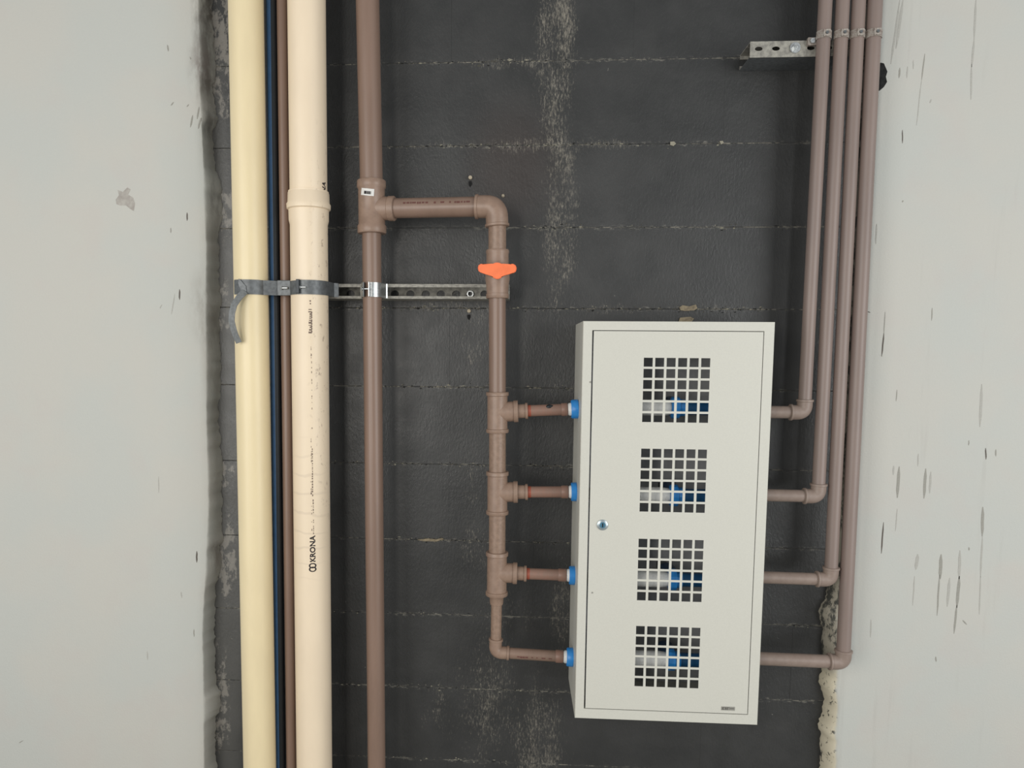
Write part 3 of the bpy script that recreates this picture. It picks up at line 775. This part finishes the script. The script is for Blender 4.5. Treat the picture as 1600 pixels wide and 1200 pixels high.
# red-brown illegible print along the branch pipe
ax_, au, as_ = frame_of(b - a)
bb = bmesh.new(); random.seed(11)
L_ = (b - a).length
s_ = L_ * .12
while s_ < L_ * .92:
    l = random.uniform(.003, .009)
    for_ang = [math.radians(x) for x in (12, 25)]
    up = Vector((0, 0, 1)); up = (up - ax_ * up.dot(ax_)).normalized(); fr = ax_.cross(up); fr = fr if fr.y < 0 else -fr
    def pp(s__, an): return a + ax_ * s__ + (fr * math.cos(an) + up * math.sin(an)) * .0236
    h0 = for_ang[0] + random.uniform(0, .06)
    if random.random() < .8: bb.faces.new([bb.verts.new(pp(*c)) for c in ((s_, h0), (s_ + l, h0), (s_ + l, for_ang[1]), (s_, for_ang[1]))])
    s_ += l + random.uniform(.001, .004)
obj('faded_print', bb, INKR, br)
def bend(p_in, corner, p_out, r, rim, rad, mat, parent, name='elbow', rimw=.006):
    """elbow: straight sockets joined by a tight curve, rims at both mouths"""
    p_in, corner, p_out = Vector(p_in), Vector(corner), Vector(p_out)
    d1 = (p_in - corner).normalized(); d2 = (p_out - corner).normalized()
    s1, s2 = corner + d1 * rad, corner + d2 * rad
    pts = []; rr = []
    def add(p, q): pts.append(p); rr.append(q)
    L1 = (p_in - s1).length
    add(p_in, rim * .95); add(p_in - d1 * rimw * .15, rim); add(p_in - d1 * rimw, rim); add(p_in - d1 * rimw * 1.2, r)
    for i in range(11):
        u = i / 10
        add(s1 * (1 - u) ** 2 + corner * 2 * u * (1 - u) + s2 * u * u, r)
    add(p_out - d2 * rimw * 1.2, r); add(p_out - d2 * rimw, rim); add(p_out - d2 * rimw * .15, rim); add(p_out, rim * .95)
    bb = bmesh.new(); add_sweep(bb, pts, rr, 36)
    return obj(name, bb, mat, parent, 40)
mc = lambda y: at(interp([(323, 776.8), (390, 776.8), (540, 777.2), (770, 777.2), (900, 776.5), (1023, 774.5)], y), y, D_M)
corner = at(775.8, 323, D_M)
bend(along(743, 323), corner, at(777, 354.5, D_M), .0262, .0285, .024, BRF, man)
bb = bmesh.new(); add_lathe(bb, at(777, 352, D_M), at(777, 396, D_M), [(0, .0207), (1, .0207)], 36); obj('nipple', bb, BRD, man, 40)
# ball valve
v0, v1 = at(777.3, 390.5, D_M), at(777.3, 466.5, D_M)
bb = bmesh.new()
add_lathe(bb, v0, v1, [(0, .0262), (.02, .0272), (.06, .0272), (.09, .0262), (.30, .0262), (.36, .0280), (.60, .0287), (.72, .0268), (.90, .0254), (.905, .0268), (.985, .0268), (1, .0255)], 40)
valve = obj('ball_valve', bb, BRF, man, 40)
hz = at(776.8, 421, D_M + .045)
bb = bmesh.new(); add_lathe(bb, Vector((hz.x, -D_M - .02, hz.z)), Vector((hz.x, -D_M - .040, hz.z)), [(0, .011), (1, .011)], 20); obj('valve_stem', bb, BRF, valve, 40)
out = []
def hp(x, y): return at(x, y, D_M + .040)
outline = [(747, 417), (749, 414), (753, 412.8), (768, 414), (772, 411.8), (777, 410.8), (782, 411.8), (786, 414), (800, 412.8), (804.5, 414), (807, 417.5), (807, 423), (804.5, 426.5), (800, 427.5), (787, 430), (783.5, 434.5), (777, 437), (770.5, 434.5), (766.5, 430), (753, 427), (749, 425.5), (747, 422)]
bb = bmesh.new(); add_prism(bb, [hp(x, y) for x, y in outline], Vector((0, -.011, 0)))
bmesh.ops.bevel(bb, geom=[e for e in bb.edges], offset=.0016, segments=2, affect='EDGES')
hd = obj('handle', bb, ORANGE, valve, 50, label='orange butterfly handle')
# upright lengths
for ya, yb in ((464, 616), (672, 740), (800, 865)):
    bb = bmesh.new(); add_lathe(bb, mc(ya), mc(yb), [(0, .0200), (1, .0200)], 36); obj('manifold_pipe', bb, BRD if ya > 600 else BR, man, 40)
XS = BX0                                       # the cabinet's side
def outlet(yt0, yt1, yb, y_end, bx, idx):
    """tee, reducing bush, stub, threaded adapter"""
    a, b = mc(yt0), mc(yt1)
    bb = bmesh.new()
    add_lathe(bb, a, b, [(0, .0258), (.015, .0270), (.085, .0270), (.10, .0240), (.90, .0240), (.915, .0270), (.985, .0270), (1, .0258)], 40)
    c = mc(yb); e = at(904, y_end, D_M)
    dr = (e - c).normalized()
    def X(px): return c + dr * ((at(px, yb, D_M) - c).length)
    add_lathe(bb, c, X(bx[0]), [(0, .0238), (.78, .0238), (.80, .0262), (.98, .0262), (1, .0250)], 36)
    te = obj('tee', bb, BRF, man, 40)
    bb = bmesh.new(); add_lathe(bb, X(bx[0] - 3), X(bx[1]), [(0, .0168), (.78, .0168), (.80, .0195), (1, .0195)], 32); obj('reducing_bush', bb, BRF, te, 40)
    stub_end(X, bx, dr, idx)
def stub_end(X, bx, dr, idx, r=.0136):
    bb = bmesh.new(); add_lathe(bb, X(bx[1] - 2), X(bx[2] + 4), [(0, r), (1, r)], 32); sp = obj('outlet_pipe', bb, BRR if idx < 3 else BR, man, 40)
    if idx < 3:
        bb = bmesh.new(); add_lathe(bb, X(bx[1]), X(bx[1] + 5), [(0, r + .0004), (1, r + .0003)], 32); obj('glue_ring', bb, GLUE, sp, 40)
    bb = bmesh.new(); add_lathe(bb, X(bx[2]), X(bx[3]), [(0, r + .0006), (.1, r + .0018), (.9, r + .0018), (1, r + .0008)], 32); ad = obj('adapter_sleeve', bb, BRR, man, 40)
    bb = bmesh.new(); add_lathe(bb, X(bx[3]), X(bx[4]), [(0, r - .001), (.4, r + .0014), (1, r + .002)], 32); obj('thread_tape', bb, WHITE, ad, 40)
    p = X(bx[4]); q = p + dr * ((XS - .0002 - p.x) / dr.x)
    bb = bmesh.new(); add_lathe(bb, p - dr * .001, q, [(0, .0205), (.12, .0222), (.85, .0228), (1, .0222)], 24); obj('blue_adapter', bb, BLUE, man, 40, label='blue threaded collar')
outlet(612.5, 676, 643.8, 639, (809.5, 824.5, 877, 887, 893), 0)
q = at(858.5, 635, D_M + .008)
bb = bmesh.new(); add_lathe(bb, q + Vector((-.009, 0, -.003)), q + Vector((.008, 0, .001)), [(0, .002), (.25, .0052), (.6, .0058), (1, .002)], 8); obj('tar_smear', bb, BLACKP, man, 40, label='black smear on the top outlet')
outlet(736.5, 803.5, 768.8, 768.5, (809, 824.5, 877, 888, 893), 1)
outlet(862, 930, 894.5, 899.5, (808, 822.5, 872, 885, 890), 2)
bb = bmesh.new(); add_lathe(bb, mc(928), mc(944), [(0, .0200), (.2, .0190), (.3, .0170), (.85, .0165), (1, .0155)], 32); obj('reducer', bb, BRF, man, 40)
bb = bmesh.new(); add_lathe(bb, mc(940), mc(1001), [(0, .0131), (1, .0131)], 32); obj('manifold_pipe', bb, BRD, man, 40)
c = at(773.5, 1019, D_M); e = at(904, 1027.5, D_M); dr = (e - c).normalized()
X4 = lambda px: c + dr * ((at(px, 1019, D_M) - c).length)
bend(mc(997.5), c, X4(795.5), .0155, .0174, .017, BRF, man, rimw=.005)
stub_end(X4, (790, 793, 868, 880, 886), dr, 3)
bb = bmesh.new(); s_ = 0
up = Vector((0, 0, 1)); up = (up - dr * up.dot(dr)).normalized(); fr = dr.cross(up); fr = fr if fr.y < 0 else -fr
for x0, x1, hh in ((808, 812, 8), (812.6, 816, 12), (816.5, 820, 12), (820.6, 825, 10), (830, 833, 6), (838, 840, 6), (846, 852, 7), (857, 862, 6)):
    A, B = X4(x0), X4(x1)
    def q_(P_, an): return P_ + (fr * math.cos(math.radians(an)) + up * math.sin(math.radians(an))) * .0139
    bb.faces.new([bb.verts.new(v) for v in (q_(A, -4), q_(B, -4), q_(B, -4 - hh * 1.6), q_(A, -4 - hh * 1.6))])
obj('faded_print', bb, INKR, man)

# ------------------------------------------------------------------ the cabinet
cab = thing('meter_cabinet', ((BX0 + BX1) / 2, 0, BZ0), 'grey-white metal meter cabinet with a locked door and four square grilles', 'cabinet')
DX0, DX1, DZ0, DZ1 = 0.1700, 0.5400, 0.5265, 1.4010       # door opening
T = 0.0016
def boxpart(name, lo, hi, mat=ENAMEL, bev=.0006, parent=cab):
    bb = bmesh.new(); add_box(bb, lo, hi, bev); return obj(name, bb, mat, parent)
boxpart('back_panel', (BX0 + T, -0.0035, BZ0 + T), (BX1 - T, -0.0015, BZ1 - T), simple('grey_cabinet_back', (.50, .51, .53), .6, .3))
bb = bmesh.new()
for lo, hi in (((BX0, -BD + T, BZ0), (BX0 + T, -.0015, BZ1)), ((BX1 - T, -BD + T, BZ0), (BX1, -.0015, BZ1)), ((BX0 + T, -BD + T, BZ0), (BX1 - T, -.0015, BZ0 + T)), ((BX0 + T, -BD + T, BZ1 - T), (BX1 - T, -.0015, BZ1))):
    add_box(bb, lo, hi)
obj('side_panels', bb, ENAMEL, cab)
bb = bmesh.new()                                # front frame: one ring with folded edges
ring_o = [(BX0, BZ0), (BX1, BZ0), (BX1, BZ1), (BX0, BZ1)]; ring_i = [(DX0 - .0034, DZ0 - .0019), (DX1 + .0018, DZ0 - .0019), (DX1 + .0018, DZ1 + .0017), (DX0 - .0034, DZ1 + .0017)]
O1 = [bb.verts.new((x, -BD, z)) for x, z in ring_o]; I1 = [bb.verts.new((x, -BD, z)) for x, z in ring_i]
O2 = [bb.verts.new((x, -BD + T, z)) for x, z in ring_o]; I2 = [bb.verts.new((x, -BD + .016, z)) for x, z in ring_i]
for k in range(4):
    j = (k + 1) % 4
    bb.faces.new((O1[k], O1[j], I1[j], I1[k])); bb.faces.new((O1[k], O2[k], O2[j], O1[j])); bb.faces.new((I1[k], I1[j], I2[j], I2[k])); bb.faces.new((O2[k], I2[k], I2[j], O2[j]))
bmesh.ops.bevel(bb, geom=[e for e in bb.edges if all(v.co.y < -BD + 1e-6 for v in e.verts) and len([v for v in e.verts if v in O1]) == 2], offset=.0012, segments=2, affect='EDGES')
obj('front_frame', bb, ENAMEL, cab)
# door with four panels of 6 x 6 square holes
GX, PX, HX = 0.2818, 0.02515, 0.0197
GZ = [1.3425, 1.1385, 0.9318, 0.7274]; PZ, HZ = 0.0248, 0.0199
xc = [DX0]; 
for i in range(6): xc += [GX + PX * i, GX + PX * i + HX]
xc.append(DX1)
zc_ = [DZ1]; holes_z = []
for g in GZ:
    for i in range(6):
        holes_z.append(len(zc_)); zc_ += [g - PZ * i, g - PZ * i - HZ]
zc_.append(DZ0)
YF, YB = -BD - .0003, -BD + .0013
bb = bmesh.new()
fv = [[bb.verts.new((x, YF, z)) for x in xc] for z in zc_]; bv = [[bb.verts.new((x, YB, z)) for x in xc] for z in zc_]
def is_hole(i, j): return 0 <= j < len(xc) - 1 and 0 <= i < len(zc_) - 1 and i in holes_z and j % 2 == 1
NI, NJ = len(zc_) - 1, len(xc) - 1
for i in range(NI):
    for j in range(NJ):
        if is_hole(i, j): 
            A = (fv[i][j], fv[i][j + 1], fv[i + 1][j + 1], fv[i + 1][j]); B = (bv[i][j], bv[i][j + 1], bv[i + 1][j + 1], bv[i + 1][j])
            for k in range(4): bb.faces.new((A[k], A[(k + 1) % 4], B[(k + 1) % 4], B[k]))
            continue
        bb.faces.new((fv[i][j], fv[i][j + 1], fv[i + 1][j + 1], fv[i + 1][j])); bb.faces.new((bv[i][j], bv[i + 1][j], bv[i + 1][j + 1], bv[i][j + 1]))
for j in range(NJ):
    bb.faces.new((fv[0][j], bv[0][j], bv[0][j + 1], fv[0][j + 1])); bb.faces.new((fv[NI][j], fv[NI][j + 1], bv[NI][j + 1], bv[NI][j]))
for i in range(NI):
    bb.faces.new((fv[i][0], fv[i + 1][0], bv[i + 1][0], bv[i][0])); bb.faces.new((fv[i][NJ], bv[i][NJ], bv[i + 1][NJ], fv[i + 1][NJ]))
door = obj('door', bb, ENAMEL, cab)
lp = at(941.3, 820, BD)
def disc(r0, r1, y0, y1, mat, name, n=32, parent=door):
    bb = bmesh.new(); add_lathe(bb, Vector((lp.x, -BD - y0, lp.z)), Vector((lp.x, -BD - y1, lp.z)), [(0, r0), (.7, r0), (1, r1)], n); return obj(name, bb, mat, parent, 40)
disc(.0122, .0105, .0003, .0035, STEELB, 'lock_ring'); disc(.0070, .0064, .0030, .0050, LOCKB, 'lock_core')
bb = bmesh.new(); add_box(bb, (lp.x - .0012, -BD - .0056, lp.z - .0045), (lp.x + .0012, -BD - .0049, lp.z + .0045)); obj('key_slot', bb, DARKH, door)
a, b = at(1127, 1103.6, BD), at(1148, 1110.2, BD)
bb = bmesh.new(); add_box(bb, (a.x, -BD - .0012, b.z), (b.x, -BD - .0002, a.z), .0003); npz = obj('nameplate', bb, PLATE, door, label='small grey nameplate')
bb = bmesh.new(); W_ = b.x - a.x; hh = a.z - b.z
for u0, u1, w0, w1 in ((.06, .12, .2, .85), (.12, .24, .72, .85), (.12, .22, .45, .57), (.12, .24, .2, .32), (.28, .36, .2, .85), (.40, .60, .74, .86), (.40, .47, .2, .74), (.62, .94, .62, .72), (.50, .94, .38, .48)):
    add_box(bb, (a.x + W_ * u0, -BD - .0014, b.z + hh * w0), (a.x + W_ * u1, -BD - .0011, b.z + hh * w1))
obj('nameplate_print', bb, simple('nameplate_ink', (.12, .115, .10), .6, .2), npz)
for x, y in ((925.5, 926), (922.5, 597)):
    q = at(x, y, BD); bb = bmesh.new(); add_lathe(bb, q + Vector((0, -.0002, 0)), q + Vector((0, -.0012, 0)), [(0, .0022), (1, .0018)], 10); obj('speck', bb, MARK2, door)

# meters inside, seen through the grilles
for k, (y, g) in enumerate(((637, 'topmost'), (774, 'second'), (905, 'third'), (1030, 'lowest'))):
    zz = at(1040, y, 0.135).z
    c = Vector((0, -0.135, zz)); xx = lambda px: at(px, y, .135 + .02).x
    lab = {'topmost': 'white and blue water meter fitting behind the topmost grille', 'second': 'white and blue water meter fitting behind the second grille from the top', 'third': 'white and blue water meter fitting behind the third grille, below the lock', 'lowest': 'white and blue water meter fitting behind the lowest grille'}[g]
    t = thing('water_meter', Vector((xx(1040), -.135, zz)), lab, 'water meter', 'water meters inside the cabinet')
    x_at = lambda px: Vector((xx(px), -.135, zz))
    bb = bmesh.new(); add_lathe(bb, Vector((BX0 + .004, -.135, zz)), x_at(1052 - 2 * k), [(0, .0135), (.3, .0135), (.34, .0185), (.9, .0195), (1, .0165)], 32); obj('white_sleeve', bb, WHITE, t, 40)
    bb = bmesh.new(); add_lathe(bb, x_at(1050 - 2 * k), x_at(1074 - 3 * k), [(0, .020), (.1, .026), (.55, .026), (.6, .021), (1, .019)], 12); obj('coupling_nut', bb, BLUE, t)
    bb = bmesh.new(); add_lathe(bb, x_at(1072 - 3 * k), Vector((BX1 - .004, -.135, zz)), [(0, .0165), (.5, .0165), (1, .0165)], 32); obj('blue_pipe', bb, simple('deep_blue_plastic', (.015, .10, .24), .4, .5), t, 40)
    bb = bmesh.new(); add_lathe(bb, x_at(1058 - 3 * k) + Vector((0, 0.002, 0)), x_at(1058 - 3 * k) + Vector((0, .06, 0)), [(0, .022), (1, .024)], 20); obj('meter_body', bb, simple('dark_blue_body', (.012, .05, .12), .4, .5), t, 40)
    bb = bmesh.new(); add_box(bb, (xx(1058 - 3 * k) - .012, -.08, zz - .008), (xx(1058 - 3 * k) + .012, -.0035, zz + .008)); obj('wall_bracket', bb, ZINCD, t)

# ------------------------------------------------------------------ four brown pipes on the right
D_P = D_TOP + 0.0166
RIGHTP = [((1288.8, 20), (1259, 600), 640, (1258.0, 644.5), 1236, 1205, 'brown pipe nearest the cabinet among the right-hand four, turning into it beside the top grille'),
          ((1316, 20), (1280.5, 730), 770, (1280.0, 775.5), 1258, 1196, 'second brown pipe from the cabinet among the right-hand four, turning in beside the second grille'),
          ((1341, 20), (1300, 860), 900, (1298.5, 905.5), 1279, 1190, 'third brown pipe from the cabinet among the right-hand four, turning in beside the third grille'),
          ((1366.5, 20), (1319.5, 985), 1030, (1318.0, 1034.5), 1296, 1184, 'outermost brown pipe against the right wall, turning in beside the lowest grille')]
for k, (ta, tb_, ye, cor, xl, xs, lab) in enumerate(RIGHTP):
    a, b = at(*ta, D_P), at(*tb_, D_P)
    c0 = at(*cor, D_P); c0.x = ext(a, b, c0.z).x
    R_ = (.0148, .0148, .0148, .0160)[k]
    t = thing('outlet_pipe', c0, lab, 'pipe', 'brown pipes leaving the cabinet on the right')
    e = at(*((cor[0] - 40), cor[1] - (.5 + .4 * k)), D_P); 
    dr = (e - c0).normalized()
    mouth_u = c0 + (a - c0).normalized() * .031
    mouth_l = c0 + dr * .034
    bb = bmesh.new(); add_lathe(bb, mouth_u - (a - c0).normalized() * .006, ext(a, c0, ZTOP - .03), [(0, R_), (1, R_)], 36); obj('upright_pipe', bb, BRG, t, 40)
    bend(mouth_u, c0, mouth_l, R_ + .0026, R_ + .0046, .018, BRGF, t, rimw=.005)
    q = mouth_l + dr * ((BX1 - .0005 - mouth_l.x) / dr.x)
    bb = bmesh.new(); add_lathe(bb, mouth_l - dr * .006, q, [(0, R_ - .0002), (1, R_ - .0002)], 36); obj('cross_pipe', bb, BRGF, t, 40)
    bb = bmesh.new(); add_lathe(bb, q - dr * .012, q, [(0, R_ + .0015), (1, R_ + .0015)], 32); obj('end_sleeve', bb, BRGF, t, 40)
    # its clamp on the rail
    zc3 = at(1300, 56, D_P).z; pc = ext(a, c0, zc3)
    t2 = thing('pipe_clamp', Vector((pc.x, -D_TOP, zc3 - .009)), ('small pale clamp on the brown pipe nearest the slotted rail end', 'small pale clamp on the second brown pipe at the slotted rail', 'small pale clamp on the third brown pipe at the slotted rail', 'small pale clamp on the outermost brown pipe by the right wall')[k], 'clamp', 'pale clamps on the upper rail')
    bb = bmesh.new(); pts = arc(pc.x, D_P, R_ + .0004, -88, 88, 20); add_band(bb, pts, zc3 - .0085, zc3 + .0085, .0014); obj('band', bb, PALE, t2, 40)
    yy = -D_P - R_ - .0012
    bb = bmesh.new(); add_box(bb, (pc.x - .0075, yy - .004, zc3 - .0075), (pc.x + .0075, yy, zc3 + .0075), .001); obj('ear', bb, PALE, t2)
    bb = bmesh.new(); add_lathe(bb, Vector((pc.x, yy - .004, zc3)), Vector((pc.x, yy - .0065, zc3)), [(0, .0036), (1, .0032)], 10); obj('screw', bb, ZINCD, t2, 40)
# wing of the first clamp, bolted to the rail
q = at(1266.5, 67, D_TOP)
t = thing('pipe_bracket', q, 'small bolted bracket tab where the slotted rail meets the pipes', 'bracket')
bb = bmesh.new(); add_box(bb, (q.x - .009, q.y - .010, q.z - .0085), (q.x + .014, q.y, q.z + .0085), .001); obj('tab', bb, PALE, t)
bb = bmesh.new(); add_lathe(bb, q + Vector((0, -.010, 0)), q + Vector((0, -.015, 0)), [(0, .0065), (1, .006)], 6); obj('hex_nut', bb, ZINC, t)
